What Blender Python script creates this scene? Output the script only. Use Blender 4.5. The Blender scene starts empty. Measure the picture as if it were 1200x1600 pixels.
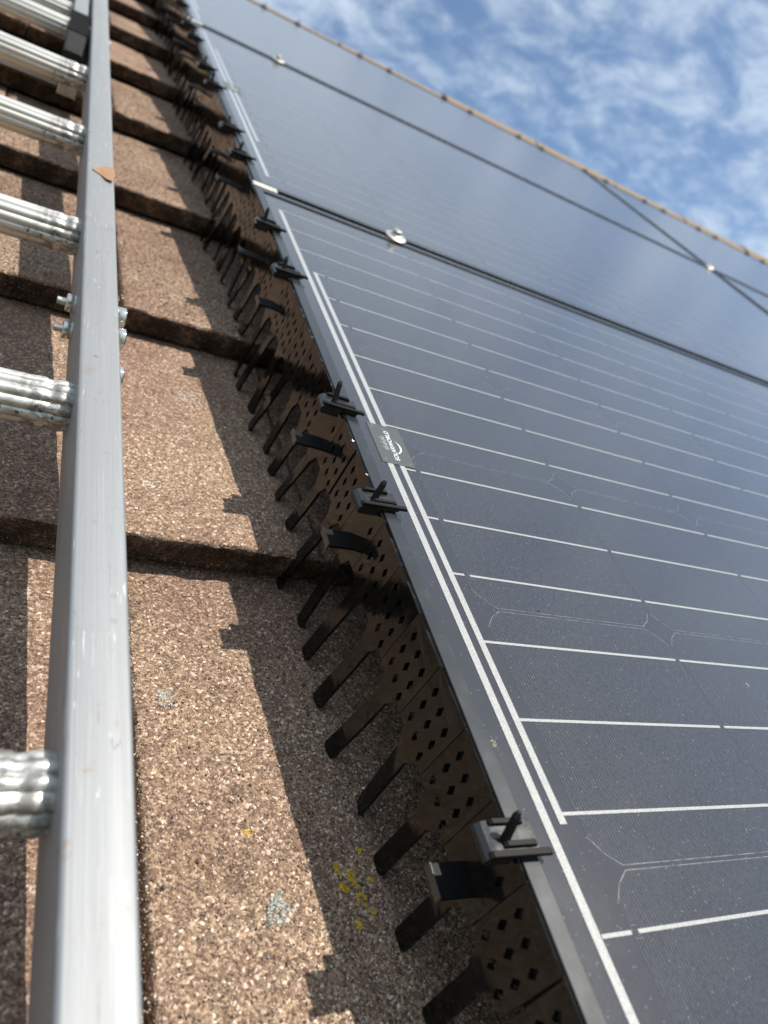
import bpy, bmesh, math, random
import numpy as np
from mathutils import Matrix, Vector, noise
random.seed(7); rng = np.random.default_rng(7)
S = bpy.context.scene
C = S.collection

# ------------------------------------------------------------------ frame of reference
# roof coordinates: u = along the eaves, v = up the slope, w = out of the slope (metres);
# w = 0 is the top of the panel frames.  The slope is pitched about the world X axis.
PITCH = math.radians(38)
RM = Matrix.Rotation(PITCH, 4, 'X')

# ------------------------------------------------------------------ camera
CR = [[0.8640732151867356, -0.2635275895711164, 0.4288714123507121],
      [0.15963516757580576, -0.6645644277612119, -0.7299799549490781],
      [0.4773825426949563, 0.6992190864737967, -0.5321640508723302]]
CC = Vector((-0.020985768637351958, 0.08005696440637634, 0.2561196799181196))
cam = bpy.data.cameras.new('camera'); co = bpy.data.objects.new('camera', cam); C.objects.link(co)
X, Y, Z = (Vector(r) for r in CR)
M = Matrix((X, -Y, -Z)).transposed().to_4x4(); M.translation = CC
co.matrix_world = RM @ M
cam.sensor_fit = 'VERTICAL'; cam.sensor_height = 9.36; cam.sensor_width = 7.02
cam.lens = 9.36 * 1173.287 / 1600
cam.clip_start = 0.01; cam.clip_end = 3000
cam.dof.use_dof = True; cam.dof.focus_distance = 0.46; cam.dof.aperture_fstop = 2.1
S.camera = co
S.render.resolution_x = 768; S.render.resolution_y = 1024
S.view_settings.view_transform = 'Standard'; S.view_settings.look = 'None'
S.view_settings.exposure = 0.40; S.view_settings.gamma = 1

# ------------------------------------------------------------------ sun and sky
sun_dir = (RM.to_3x3() @ Vector((0.455, 0.19, 1.0))).normalized()
sl = bpy.data.lights.new('sun', 'SUN'); sl.energy = 5.0; sl.angle = math.radians(0.5); sl.color = (1, 0.93, 0.82)
so = bpy.data.objects.new('sun', sl); C.objects.link(so)
so.rotation_euler = sun_dir.to_track_quat('Z', 'Y').to_euler(); so.location = (3, -3, 8)
W = bpy.data.worlds.new('World'); S.world = W; W.use_nodes = True
nt = W.node_tree; nt.nodes.clear()
def wn(t, **k):
    n = nt.nodes.new(t)
    for a, b in k.items(): setattr(n, a, b)
    return n
out = wn('ShaderNodeOutputWorld'); bg = wn('ShaderNodeBackground'); bg.inputs[1].default_value = 0.092
sky = wn('ShaderNodeTexSky', sky_type='NISHITA', sun_disc=False)
sky.sun_elevation = math.asin(sun_dir.z); sky.sun_rotation = math.atan2(sun_dir.x, sun_dir.y)
sky.air_density = 1.0; sky.dust_density = 0.7; sky.ozone_density = 1.5
tc = wn('ShaderNodeTexCoord'); sep = wn('ShaderNodeSeparateXYZ')
nt.links.new(tc.outputs['Generated'], sep.inputs[0])
def wm(op, a, b=None, c=None):
    n = wn('ShaderNodeMath', operation=op)
    for i, v in enumerate((a, b, c)):
        if v is None: continue
        if isinstance(v, (int, float)): n.inputs[i].default_value = v
        else: nt.links.new(v, n.inputs[i])
    return n.outputs[0]
zz = wm('ADD', wm('MAXIMUM', sep.outputs[2], 0.0), 0.22)
comb = wn('ShaderNodeCombineXYZ')
nt.links.new(wm('MULTIPLY', wm('DIVIDE', sep.outputs[0], zz), .75), comb.inputs[0]); nt.links.new(wm('DIVIDE', sep.outputs[1], zz), comb.inputs[1])
comb.inputs[2].default_value = 3.3
def wnoise(scale, det, rough, dist):
    n = wn('ShaderNodeTexNoise'); n.inputs['Scale'].default_value = scale; n.inputs['Detail'].default_value = det
    n.inputs['Roughness'].default_value = rough; n.inputs['Distortion'].default_value = dist
    nt.links.new(comb.outputs[0], n.inputs['Vector']); return n.outputs[0]
big = wnoise(1.7, 3, .5, .2); mid = wnoise(11.5, 8, .62, .45); fine = wnoise(34, 5, .6, .3)
cl = wm('ADD', wm('MULTIPLY', big, .50), wm('ADD', wm('MULTIPLY', mid, .55), wm('MULTIPLY', fine, .20)))
mr = wn('ShaderNodeMapRange', interpolation_type='SMOOTHSTEP'); veil = wn('ShaderNodeMapRange', interpolation_type='SMOOTHSTEP'); nt.links.new(sep.outputs[2], veil.inputs[0]); veil.inputs[1].default_value = .55; veil.inputs[2].default_value = .9; veil.inputs[3].default_value = 0; veil.inputs[4].default_value = .15
veil2 = wn('ShaderNodeMapRange', interpolation_type='SMOOTHSTEP'); nt.links.new(sep.outputs[0], veil2.inputs[0]); veil2.inputs[1].default_value = .42; veil2.inputs[2].default_value = .1; veil2.inputs[3].default_value = 0; veil2.inputs[4].default_value = .13
cl = wm('ADD', wm('ADD', cl, veil2.outputs[0]), veil.outputs[0]); nt.links.new(cl, mr.inputs[0])
mr.inputs[1].default_value = 0.50; mr.inputs[2].default_value = 0.78; mr.inputs[3].default_value = 0.0; mr.inputs[4].default_value = 0.74
mix = wn('ShaderNodeMix', data_type='RGBA'); nt.links.new(mr.outputs[0], mix.inputs[0])
tint = wn('ShaderNodeMix', data_type='RGBA', blend_type='MULTIPLY'); tint.inputs[0].default_value = 1; nt.links.new(sky.outputs[0], tint.inputs[6]); tint.inputs[7].default_value = (1.28, 1.34, 1.34, 1)
nt.links.new(tint.outputs[2], mix.inputs[6]); mix.inputs[7].default_value = (6.6, 7.6, 8.7, 1)
nt.links.new(mix.outputs[2], bg.inputs[0]); nt.links.new(bg.outputs[0], out.inputs[0])

# ------------------------------------------------------------------ material helper
def mat(name, base=(.5, .5, .5), rough=.5, metal=0, spec=.5, ior=1.45, coat=0, coat_rough=.1):
    m = bpy.data.materials.new(name); m.use_nodes = True
    b = m.node_tree.nodes['Principled BSDF']
    b.inputs['Base Color'].default_value = (*base, 1); b.inputs['Roughness'].default_value = rough
    b.inputs['Metallic'].default_value = metal; b.inputs['IOR'].default_value = ior
    b.inputs['Specular IOR Level'].default_value = spec
    b.inputs['Coat Weight'].default_value = coat; b.inputs['Coat Roughness'].default_value = coat_rough
    return m
class G:
    """small node-graph builder"""
    def __init__(s, m): s.m = m; s.t = m.node_tree; s.b = s.t.nodes['Principled BSDF']; s.co = s.n('ShaderNodeTexCoord').outputs['Object']
    def n(s, t, **k):
        n = s.t.nodes.new(t)
        for a, b in k.items(): setattr(n, a, b)
        return n
    def put(s, v, i):
        if isinstance(v, (int, float)): i.default_value = v
        elif isinstance(v, tuple): i.default_value = (*v, 1) if len(v) == 3 and i.type == 'RGBA' else v
        else: s.t.links.new(v, i)
    def noise(s, scale, det=4, rough=.5, vec=None, dist=0):
        n = s.n('ShaderNodeTexNoise'); n.inputs['Scale'].default_value = scale; n.inputs['Detail'].default_value = det
        n.inputs['Roughness'].default_value = rough; n.inputs['Distortion'].default_value = dist
        s.put(vec or s.co, n.inputs['Vector']); return n.outputs[0]
    def vor(s, scale, vec=None, feature='F1', rnd=1.0):
        n = s.n('ShaderNodeTexVoronoi', feature=feature); n.inputs['Scale'].default_value = scale
        n.inputs['Randomness'].default_value = rnd; s.put(vec or s.co, n.inputs['Vector']); return n
    def math(s, op, a, b=None, c=None, clamp=False):
        n = s.n('ShaderNodeMath', operation=op, use_clamp=clamp)
        for i, v in enumerate((a, b, c)):
            if v is not None: s.put(v, n.inputs[i])
        return n.outputs[0]
    def ramp(s, f, stops, interp='LINEAR'):
        n = s.n('ShaderNodeValToRGB'); s.put(f, n.inputs[0]); r = n.color_ramp; r.interpolation = interp
        while len(r.elements) < len(stops): r.elements.new(.5)
        for e, (p, c) in zip(r.elements, stops): e.position = p; e.color = (*c, 1) if len(c) == 3 else c
        return n.outputs[0]
    def mix(s, f, a, b, mode='MIX'):
        n = s.n('ShaderNodeMix', data_type='RGBA', blend_type=mode); s.put(f, n.inputs[0]); s.put(a, n.inputs[6]); s.put(b, n.inputs[7]); return n.outputs[2]
    def maprange(s, f, a, b, c=0., d=1., smooth=True):
        n = s.n('ShaderNodeMapRange', interpolation_type='SMOOTHSTEP' if smooth else 'LINEAR'); s.put(f, n.inputs[0])
        for i, v in enumerate((a, b, c, d)): s.put(float(v), n.inputs[i + 1])
        return n.outputs[0]
    def scale(s, v, sc):
        n = s.n('ShaderNodeMapping'); s.put(v, n.inputs[0]); n.inputs['Scale'].default_value = sc; return n.outputs[0]
    def xyz(s, v=None):
        n = s.n('ShaderNodeSeparateXYZ'); s.put(v or s.co, n.inputs[0]); return n.outputs
    def bump(s, h, dist, strength=1.0, normal=None):
        n = s.n('ShaderNodeBump'); s.put(h, n.inputs['Height']); n.inputs['Distance'].default_value = dist; n.inputs['Strength'].default_value = strength
        if normal is not None: s.put(normal, n.inputs['Normal'])
        return n.outputs[0]
    def set(s, name, v): s.put(v, s.b.inputs[name])

# concrete roof tile: brown sand-faced concrete, grains of mixed colour
m_tile = mat('tile_concrete', rough=.85, spec=.35); g = G(m_tile)
v1 = g.vor(640); v2 = g.vor(1150)
rs = g.xyz(v1.outputs['Color']); rs2 = g.xyz(v2.outputs['Color'])
c1 = g.ramp(rs[0], [(0, (.085, .058, .044)), (.26, (.195, .138, .098)), (.56, (.305, .218, .150)), (.78, (.44, .325, .225)), (.91, (.62, .50, .37)), (.968, (.84, .75, .62))], 'CONSTANT')
c2 = g.ramp(rs2[0], [(0, (.105, .073, .054)), (.40, (.235, .168, .118)), (.78, (.39, .29, .20)), (.93, (.64, .53, .41))], 'CONSTANT')
c = g.mix(1., g.mix(.45, c1, c2), (1.05, 1.0, .965), 'MULTIPLY')
big_ = g.noise(7, 4, .6)
c = g.mix(g.maprange(big_, .35, .7), c, g.mix(1., c, (.74, .66, .70), 'MULTIPLY'))
stain = g.noise(26, 5, .65)
c = g.mix(g.maprange(stain, .52, .74, 0, .6), c, g.mix(1., c, (.55, .50, .46), 'MULTIPLY'))
g.set('Base Color', c)
h = g.math('ADD', g.math('MULTIPLY', v1.outputs['Distance'], -1.0), g.math('MULTIPLY', v2.outputs['Distance'], -.6))
nn = g.bump(h, .0007, .8); nn = g.bump(g.noise(140, 6, .7), .0016, .6, nn)
g.set('Normal', nn)

# tile noses: shade painted into the colour, with some black algae and grime
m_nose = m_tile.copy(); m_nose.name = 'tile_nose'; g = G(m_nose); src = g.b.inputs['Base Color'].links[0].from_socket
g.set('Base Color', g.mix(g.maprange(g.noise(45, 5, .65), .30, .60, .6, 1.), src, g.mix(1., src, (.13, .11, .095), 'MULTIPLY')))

m_grain = mat('grain', rough=.6, spec=.5); g = G(m_grain)
a = g.n('ShaderNodeAttribute', attribute_name='col'); g.set('Base Color', a.outputs['Color'])
g.set('Normal', g.bump(g.noise(1500, 3, .6), .0003, .6))

m_ridge = mat('ridge_concrete', rough=.9); g = G(m_ridge)
g.set('Base Color', g.mix(g.noise(60, 5, .7), (.15, .11, .078), (.27, .21, .15)))
g.set('Normal', g.bump(g.noise(120, 6, .7), .003, .8))
m_mortar = mat('mortar', (.32, .27, .20), .95); g = G(m_mortar); g.set('Normal', g.bump(g.noise(90, 5, .7), .006, 1))

# mill-finish aluminium of the ladder: streaked along its length, scratched
def alu(name, axis, base=(.255, .265, .275), rough=.55, metal=.5):
    m = mat(name, base, rough, metal); g = G(m)
    sc = [900., 900., 900.]; sc[axis] = 9.
    st = g.noise(1, 5, .6, g.scale(g.co, tuple(sc)))
    sc2 = [160., 160., 160.]; sc2[axis] = 5.
    st2 = g.noise(1, 4, .6, g.scale(g.co, tuple(sc2)))
    blot = g.noise(38, 5, .65)
    c = g.mix(g.maprange(st, .35, .7), base, tuple(x * .93 for x in base))
    c = g.mix(g.maprange(st2, .60, .8, 0, .3), c, tuple(x * .7 for x in base))
    c = g.mix(g.maprange(blot, .60, .78, 0, .35), c, (base[0] * .66, base[1] * .58, base[2] * .54))
    # fine dark scuffs, long cells seen edge-on
    sv = [260., 260., 260.]; sv[axis] = 42.
    rot = g.n('ShaderNodeMapping'); g.put(g.co, rot.inputs[0]); rot.inputs['Rotation'].default_value = (0, 0, .22); rot.inputs['Scale'].default_value = tuple(sv)
    ve = g.vor(1, rot.outputs[0], 'DISTANCE_TO_EDGE')
    sm = g.math('MULTIPLY', g.maprange(ve.outputs['Distance'], .0, .02, 1, 0), g.maprange(g.noise(30, 3, .5), .52, .62))
    c = g.mix(g.math('MULTIPLY', sm, .6), c, (.22, .21, .20))
    # individual scratches: thin bent lines at a few angles, some bright, some dark
    for ang, sc_, lo, col_ in ((.10, 22, .0045, (.62, .64, .66)), (-.28, 17, .0040, (.10, .10, .105)), (.55, 26, .0050, (.13, .12, .115)), (-.05, 34, .006, (.70, .71, .72))):
        mp = g.n('ShaderNodeMapping'); g.put(g.co, mp.inputs[0]); mp.inputs['Rotation'].default_value = (0, 0, ang); mp.inputs['Location'].default_value = (ang * 3, sc_ * .01, 0)
        k1, k2 = [sc_ * 9.] * 3, [sc_] * 3; k1[axis] = sc_ * .22
        mp.inputs['Scale'].default_value = tuple(k1)
        wv = g.n('ShaderNodeTexNoise'); wv.inputs['Scale'].default_value = 1.; wv.inputs['Detail'].default_value = 1.5; g.put(mp.outputs[0], wv.inputs['Vector'])
        ridge_ = g.math('ABSOLUTE', g.math('SUBTRACT', wv.outputs[0], .5))
        line_ = g.math('MULTIPLY', g.maprange(ridge_, 0, lo, 1, 0), g.maprange(g.noise(sc_ * 1.3, 3, .6, dist=.3), .52, .60))
        c = g.mix(g.math('MULTIPLY', line_, .55), c, col_)
    pits = g.vor(120); pv = g.xyz(pits.outputs['Color'])
    c = g.mix(g.math('MULTIPLY', g.math('MULTIPLY', g.maprange(pv[0], .90, .93), g.maprange(pits.outputs['Distance'], .12, .3, 1, 0)), g.math('MULTIPLY', g.maprange(g.noise(14, 3), .48, .6), .75)), c, (.09, .085, .08))
    rustb = g.maprange(g.noise(55, 6, .75), .57, .70, 0, .6)
    c = g.mix(g.math('MULTIPLY', rustb, g.maprange(g.noise(6, 2), .45, .6)), c, (.23, .14, .09))
    g.set('Base Color', c)
    g.set('Roughness', g.maprange(st2, .3, .7, rough - .03, rough + .08))
    g.set('Normal', g.bump(st, .0002, .5))
    return m
m_rail = alu('ladder_rail_alu', 1)
m_rung = alu('ladder_rung_alu', 0, (.58, .57, .54), .38, .7)
g = G(m_rung)
old = g.b.inputs['Base Color'].links[0].from_socket
spots = g.math('MULTIPLY', g.maprange(g.noise(170, 4, .6), .60, .66), g.maprange(g.noise(22, 2), .45, .6))
xr = g.xyz()[0]
edge = g.math('MULTIPLY', g.maprange(xr, -.022, .0), g.maprange(g.noise(130, 4, .7), .42, .58))
g.set('Base Color', g.mix(g.math('MAXIMUM', g.math('MULTIPLY', spots, .85), g.math('MULTIPLY', edge, .55)), old, (.035, .028, .024)))
m_zinc = mat('zinc_bolt', (.66, .66, .64), .28, .95); g = G(m_zinc); g.set('Base Color', g.mix(g.maprange(g.noise(300, 3), .5, .7), (.66, .66, .64), (.35, .32, .22)))
m_steel = mat('stainless', (.50, .49, .46), .42, .9)
m_rubber = mat('rubber', (.012, .012, .011), .7, 0, .3); g = G(m_rubber); g.set('Base Color', g.mix(g.noise(80, 4, .6), (.005, .005, .005), (.016, .015, .014)))

# black anodised frame
m_frame = mat('frame_anodised', (.030, .033, .038), .32, .0, .5, 1.55); g = G(m_frame)
sm = g.noise(45, 5, .65); st = g.noise(1, 4, .6, g.scale(g.co, (700, 14, 700)))
g.set('Base Color', g.mix(g.maprange(sm, .5, .8, 0, .7), (.016, .018, .021), (.036, .039, .043)))
g.set('Roughness', g.maprange(sm, .3, .75, .25, .29))
m_trim = mat('grey_gap', (.03, .032, .03), .7)
# the panel laminate
def glass_dust(g, base):
    d = g.vor(700); dv = g.xyz(d.outputs['Color'])
    spk = g.math('MULTIPLY', g.maprange(dv[0], .93, .96), g.maprange(d.outputs['Distance'], .16, .34, 1, 0))
    film = g.noise(5, 6, .7, dist=.6); film2 = g.noise(33, 5, .7)
    dust = g.math('MULTIPLY', g.maprange(film, .15, .95), g.maprange(film2, .25, .8, .8, 1.))
    c = g.mix(g.math('MULTIPLY', dust, .02), base, (.26, .25, .24))
    c = g.mix(g.math('MULTIPLY', spk, .26), c, (.48, .48, .46))
    g.set('Base Color', c)
    g.set('Roughness', g.maprange(film2, .3, .8, .19, .23))
m_sheet = mat('laminate_black', (.016, .016, .021), .24, 0, .5, 1.5, .85, .15); g = G(m_sheet); glass_dust(g, (.012, .012, .016)); g.set('Normal', g.bump(g.noise(900, 2, .5), .00012, .35))
m_cell = mat('mono_cell', (.012, .013, .022), .24, 0, .5, 1.5, .85, .15); g = G(m_cell)
u_ = g.xyz()[0]
ph = g.math('ABSOLUTE', g.math('SUBTRACT', g.math('FRACT', g.math('MULTIPLY', u_, 1 / .00195)), .5))
ln = g.maprange(ph, .05, .11, 1, 0)
brk = g.maprange(g.noise(1, 3, .7, g.scale(g.co, (600, 420, 1))), .36, .56, .1, 1)
g_base = g.mix(g.math('MULTIPLY', g.math('MULTIPLY', ln, brk), .21), (.008, .008, .012), (.34, .35, .37))
glass_dust(g, g_base); g.set('Normal', g.bump(g.noise(900, 2, .5), .00012, .35))
m_cedge = mat('cell_outline', (.15, .155, .165), .4); m_cedge_g = G(m_cedge)
m_cedge_g.set('Base Color', m_cedge_g.mix(m_cedge_g.maprange(m_cedge_g.noise(260, 3, .6), .25, .7), (.02, .02, .026), (.15, .155, .165)))
m_bus = mat('tinned_ribbon', (.5, .5, .47), .30, .0, .5, 1.5, 1.0, .13); g = G(m_bus)
vb = g.vor(1500); g.set('Base Color', g.mix(g.maprange(vb.outputs['Distance'], .2, .7), (.38, .38, .37), (.26, .26, .25)))
m_plate = mat('label_grey', (.080, .088, .088), .35, 0, .5, 1.5); g = G(m_plate); g.set('Base Color', g.mix(g.noise(300, 3), (.050, .056, .056), (.068, .072, .072)))
m_white = mat('label_white', (.62, .66, .66), .45)

# bird guard: glossy black plastic; clips: satin black plastic
m_guard = mat('guard_black', (.012, .010, .009), .07, 0, .32, 1.44); g = G(m_guard)
g.set('Roughness', g.maprange(g.noise(70, 4, .6), .3, .75, .05, .16))
g.set('Base Color', g.mix(g.maprange(g.noise(55, 5, .65), .5, .8), (.006, .006, .005), (.022, .018, .016)))
g.set('Normal', g.bump(g.noise(16, 2, .4), .0005, .5))
m_clip = mat('clip_black', (.012, .013, .014), .22, 0, .5, 1.55); g = G(m_clip)
g.set('Roughness', g.maprange(g.noise(160, 4, .6), .3, .75, .20, .36))
m_strap = mat('strap_black', (.0035, .0037, .0040), .55, 0, .2, 1.45)
m_gnd = mat('ground_green', (.05, .08, .03), .95); g = G(m_gnd); g.set('Base Color', g.mix(g.noise(.4, 6, .7), (.045, .07, .025), (.11, .11, .06)))
m_wall = mat('brick_wall', (.3, .16, .1), .9); g = G(m_wall)
bt = g.n('ShaderNodeTexBrick'); g.put(g.scale(g.co, (4.4, 4.4, 4.4)), bt.inputs['Vector'])
bt.inputs['Color1'].default_value = (.30, .15, .09, 1); bt.inputs['Color2'].default_value = (.24, .12, .08, 1); bt.inputs['Mortar'].default_value = (.4, .37, .32, 1)
g.set('Base Color', bt.outputs['Color'])
m_felt = mat('underlay', (.03, .03, .03), .9)
m_leaf = mat('dry_leaf', (.30, .17, .09), .7); g = G(m_leaf); g.set('Base Color', g.mix(g.noise(240, 4, .6), (.34, .20, .11), (.22, .12, .065)))

# ------------------------------------------------------------------ object helpers
def tag(o, label=None, cat=None, group=None, kind=None):
    for k, v in (('label', label), ('category', cat), ('group', group), ('kind', kind)):
        if v: o[k] = v
    return o
def thing(name, loc, label, cat, group=None, world=False):
    o = bpy.data.objects.new(name, None); o.empty_display_size = .02; C.objects.link(o)
    o.matrix_world = Matrix.Translation(loc) if world else RM @ Matrix.Translation(loc)
    return tag(o, label, cat, group)
class MB:
    def __init__(s): s.v = []; s.f = []
    def add(s, vs, fs):
        o = len(s.v); s.v += [tuple(p) for p in vs]; s.f += [tuple(i + o for i in f) for f in fs]; return s
    def box(s, x0, x1, y0, y1, z0, z1):
        return s.add([(x0, y0, z0), (x1, y0, z0), (x1, y1, z0), (x0, y1, z0), (x0, y0, z1), (x1, y0, z1), (x1, y1, z1), (x0, y1, z1)],
                     [(3, 2, 1, 0), (4, 5, 6, 7), (0, 1, 5, 4), (1, 2, 6, 5), (2, 3, 7, 6), (3, 0, 4, 7)])
    def prism(s, prof, axis, a, b):
        """prof: list of 2-tuples in the two other axes (in order); swept along axis from a to b"""
        n = len(prof); vs = []
        for t in (a, b):
            for p in prof:
                q = list(p); q.insert(axis, t); vs.append(q)
        fs = [(i, (i + 1) % n, n + (i + 1) % n, n + i) for i in range(n)]
        return s.add(vs, fs + [tuple(range(n))[::-1], tuple(range(n, 2 * n))])
    def tube(s, path, n=12, close=True):
        """path: list of (centre, radius function(angle)->(dy,dz)) along x"""
        k = len(path); vs = []
        for x, fn in path:
            for i in range(n):
                y, z = fn(2 * math.pi * i / n); vs.append((x, y, z))
        fs = [(j * n + i, j * n + (i + 1) % n, (j + 1) * n + (i + 1) % n, (j + 1) * n + i) for j in range(k - 1) for i in range(n)]
        fs += [tuple(range(n))[::-1], tuple((k - 1) * n + i for i in range(n))]
        return s.add(vs, fs)
    def lathe(s, prof, c=(0, 0, 0), n=24, axis=2):
        """prof: (r, h) pairs turned about an axis through c"""
        vs = []
        for r, h_ in prof:
            for i in range(n):
                a = 2 * math.pi * i / n; p = [r * math.cos(a), r * math.sin(a)]; p.insert(axis, h_)
                vs.append((p[0] + c[0], p[1] + c[1], p[2] + c[2]))
        k = len(prof)
        fs = [(j * n + i, j * n + (i + 1) % n, (j + 1) * n + (i + 1) % n, (j + 1) * n + i) for j in range(k - 1) for i in range(n)]
        fs += [tuple(range(n))[::-1], tuple((k - 1) * n + i for i in range(n))]
        return s.add(vs, fs)
    def mesh(s, name, material, bevel=0, seg=2, smooth=False):
        me = bpy.data.meshes.new(name); me.from_pydata(s.v, [], s.f)
        bm = bmesh.new(); bm.from_mesh(me); bmesh.ops.recalc_face_normals(bm, faces=bm.faces)
        if bevel:
            es = [e for e in bm.edges if len(e.link_faces) == 2 and e.calc_face_angle(0) > .6]
            bmesh.ops.bevel(bm, geom=es, offset=bevel, segments=seg, affect='EDGES', profile=.5, clamp_overlap=True)
        bm.to_mesh(me); bm.free()
        if smooth:
            me.polygons.foreach_set('use_smooth', [True] * len(me.polygons))
            try: me.set_sharp_from_angle(angle=math.radians(40))
            except Exception: pass
        me.materials.append(material); return me
def part(name, me, parent, loc=None, label=None):
    o = bpy.data.objects.new(name, me); C.objects.link(o); o.parent = parent
    if loc: o.location = loc
    if label: o['label'] = label
    return o
def solo(name, me, loc, label, cat, group=None, kind=None):
    o = bpy.data.objects.new(name, me); C.objects.link(o); o.matrix_world = RM @ Matrix.Translation(loc)
    return tag(o, label, cat, group, kind)
def copy_tree(o, loc, label=None):
    r = o.copy(); C.objects.link(r); r.matrix_world = RM @ Matrix.Translation(loc)
    if label: r['label'] = label
    for ch in list(o.children):
        c = ch.copy(); C.objects.link(c); c.parent = r
        for g2 in ch.children:
            d = g2.copy(); C.objects.link(d); d.parent = c
    return r

# ------------------------------------------------------------------ the house: walls, tiled slopes, ridge
GAUGE = 0.3255; V0 = 0.4665; WF, WB = -0.0932, -0.1248   # tile front / back height below the panel plane
ULO, UHI = -3.2, 5.6
NLO, NHI = -5, 7                                       # courses
VTOP = V0 + NHI * GAUGE + .36
def course(v): return math.floor((v - V0) / GAUGE)
def wtile(v):
    k = (v - V0) / GAUGE; return WF + (WB - WF) * (k - math.floor(k))
house = thing('house', (0, -1.2, -.13), 'brick house whose sand-faced brown tiled roof fills the left of the view', 'house')
HO = Vector((0, -1.2, -.13))
def rough_w(x, y):
    p = Vector((x * 40, y * 40, 0)); q = Vector((x * 190, y * 190, 3.))
    return noise.noise(p) * .0011 + noise.noise(q) * .00055 + noise.noise(q * 2.3) * .0003
nose = []
tiles = MB(); TW, TG = .2900, .0032
for kc in range(NLO, NHI + 1):
    f0 = V0 + kc * GAUGE
    off = -.07 if kc % 2 == 0 else .075
    n0 = int(math.floor((ULO - off) / TW)); n1 = int(math.ceil((UHI - off) / TW))
    for n in range(n0, n1):
        a, b = off + n * TW + TG / 2, off + (n + 1) * TW - TG / 2
        near = (b > -.42 and a < .32 and f0 < 1.9 and kc >= -1)
        res = .0048 if near else .058
        nu = max(2, int((b - a) / res)); nv = max(2, int((GAUGE + .02) / res))
        dw = random.uniform(-.0012, .0012); dv = random.uniform(-.002, .002)
        rows = [(.016, WF - .0268), (.0035, WF - .0268), (.0008, WF - .0180), (.0, WF - .010), (.0004, WF - .0028), (.0018, WF - .0006)]
        st = len(tiles.v)
        ncol = nu + 1 + 4
        us = [a, a + .0006, a + .0025] + [a + .0025 + (b - a - .005) * i / nu for i in range(1, nu)] + [b - .0025, b - .0006, b]
        drop = [-.024, -.0022, 0] + [0] * (nu - 1) + [0, -.0022, -.024]
        allrows = [(f0 + dv + r[0], r[1], True) for r in rows]
        for j in range(nv + 1):
            t = .0050 + (GAUGE + .014) * j / nv
            allrows.append((f0 + dv + t, WF + (WB - WF) * t / GAUGE, False))
        for (vv, ww, fr) in allrows:
            for u, dr in zip(us, drop):
                w2 = ww; v2 = vv
                if near:
                    r = rough_w(u, vv)
                    if fr and vv < f0 + dv + .01:
                        e = noise.noise(Vector((u * 55, kc * 7.3, ww * 260))) * .0019 + noise.noise(Vector((u * 240, kc * 3.1, ww * 300))) * .0016
                        v2 += e; w2 += r * .8 + (noise.noise(Vector((u * 90, kc, 5))) * .0008 if ww > WF - .02 else 0)
                    else: w2 += r
                if dr < -.01: w2 = max(w2 + dr, WF - .0255) if not fr else WF - .0240
                else: w2 += dr if not fr else dr * .5
                tiles.v.append((u - HO.x, v2 - HO.y, w2 + dw - HO.z))
        m_ = len(us)
        for j in range(len(allrows) - 1):
            for i in range(m_ - 1):
                q = st + j * m_ + i
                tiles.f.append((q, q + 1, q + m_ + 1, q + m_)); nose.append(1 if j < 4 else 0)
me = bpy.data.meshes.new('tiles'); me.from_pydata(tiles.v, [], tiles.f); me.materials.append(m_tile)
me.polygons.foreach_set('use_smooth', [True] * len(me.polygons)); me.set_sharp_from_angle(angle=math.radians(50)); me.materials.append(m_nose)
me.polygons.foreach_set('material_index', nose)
part('tiled_slope', me, house)
ub = MB(); ub.box(ULO, UHI, V0 + NLO * GAUGE + .05 - HO.y, VTOP - .12 - HO.y, -.075, -.035); part('underlay', ub.mesh('underlay', m_felt), house)

# loose sand grains bonded into the tile faces near the camera
def grains(name, pts, nrm_front, sizes, cols, material):
    base = np.array([(1, 0, 0), (-1, 0, 0), (0, 1, 0), (0, -1, 0), (0, 0, 1), (0, 0, -.6)], float)
    tri = np.array([(0, 2, 4), (2, 1, 4), (1, 3, 4), (3, 0, 4), (2, 0, 5), (1, 2, 5), (3, 1, 5), (0, 3, 5)])
    n = len(pts)
    q = rng.normal(size=(n, 4)); q /= np.linalg.norm(q, axis=1)[:, None]
    w_, x_, y_, z_ = q.T
    Rm = np.stack([1 - 2 * (y_**2 + z_**2), 2 * (x_*y_ - z_*w_), 2 * (x_*z_ + y_*w_), 2 * (x_*y_ + z_*w_), 1 - 2 * (x_**2 + z_**2), 2 * (y_*z_ - x_*w_),
                   2 * (x_*z_ - y_*w_), 2 * (y_*z_ + x_*w_), 1 - 2 * (x_**2 + y_**2)], 1).reshape(n, 3, 3)
    sh = rng.uniform(.55, 1.15, (n, 1, 3)) * sizes[:, None, None]
    V = base[None] * rng.uniform(.75, 1.2, (n, 6, 1)) * sh
    V = np.einsum('nij,nkj->nki', Rm, V)
    V[:, :, 2] *= .75
    V += pts[:, None, :]
    V = V.reshape(-1, 3); F = (tri[None] + 6 * np.arange(n)[:, None, None]).reshape(-1, 3)
    me = bpy.data.meshes.new(name); me.vertices.add(len(V)); me.vertices.foreach_set('co', V.ravel())
    me.loops.add(F.size); me.loops.foreach_set('vertex_index', F.ravel().astype(np.int32))
    me.polygons.add(len(F)); me.polygons.foreach_set('loop_start', np.arange(0, F.size, 3, dtype=np.int32))
    me.polygons.foreach_set('loop_total', np.full(len(F), 3, np.int32)); me.update(); me.validate()
    at = me.attributes.new('col', 'FLOAT_COLOR', 'POINT')
    cc = np.repeat(np.concatenate([cols, np.ones((n, 1))], 1), 6, axis=0)
    at.data.foreach_set('color', cc.ravel().astype(np.float32))
    me.materials.append(material); return me
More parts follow.
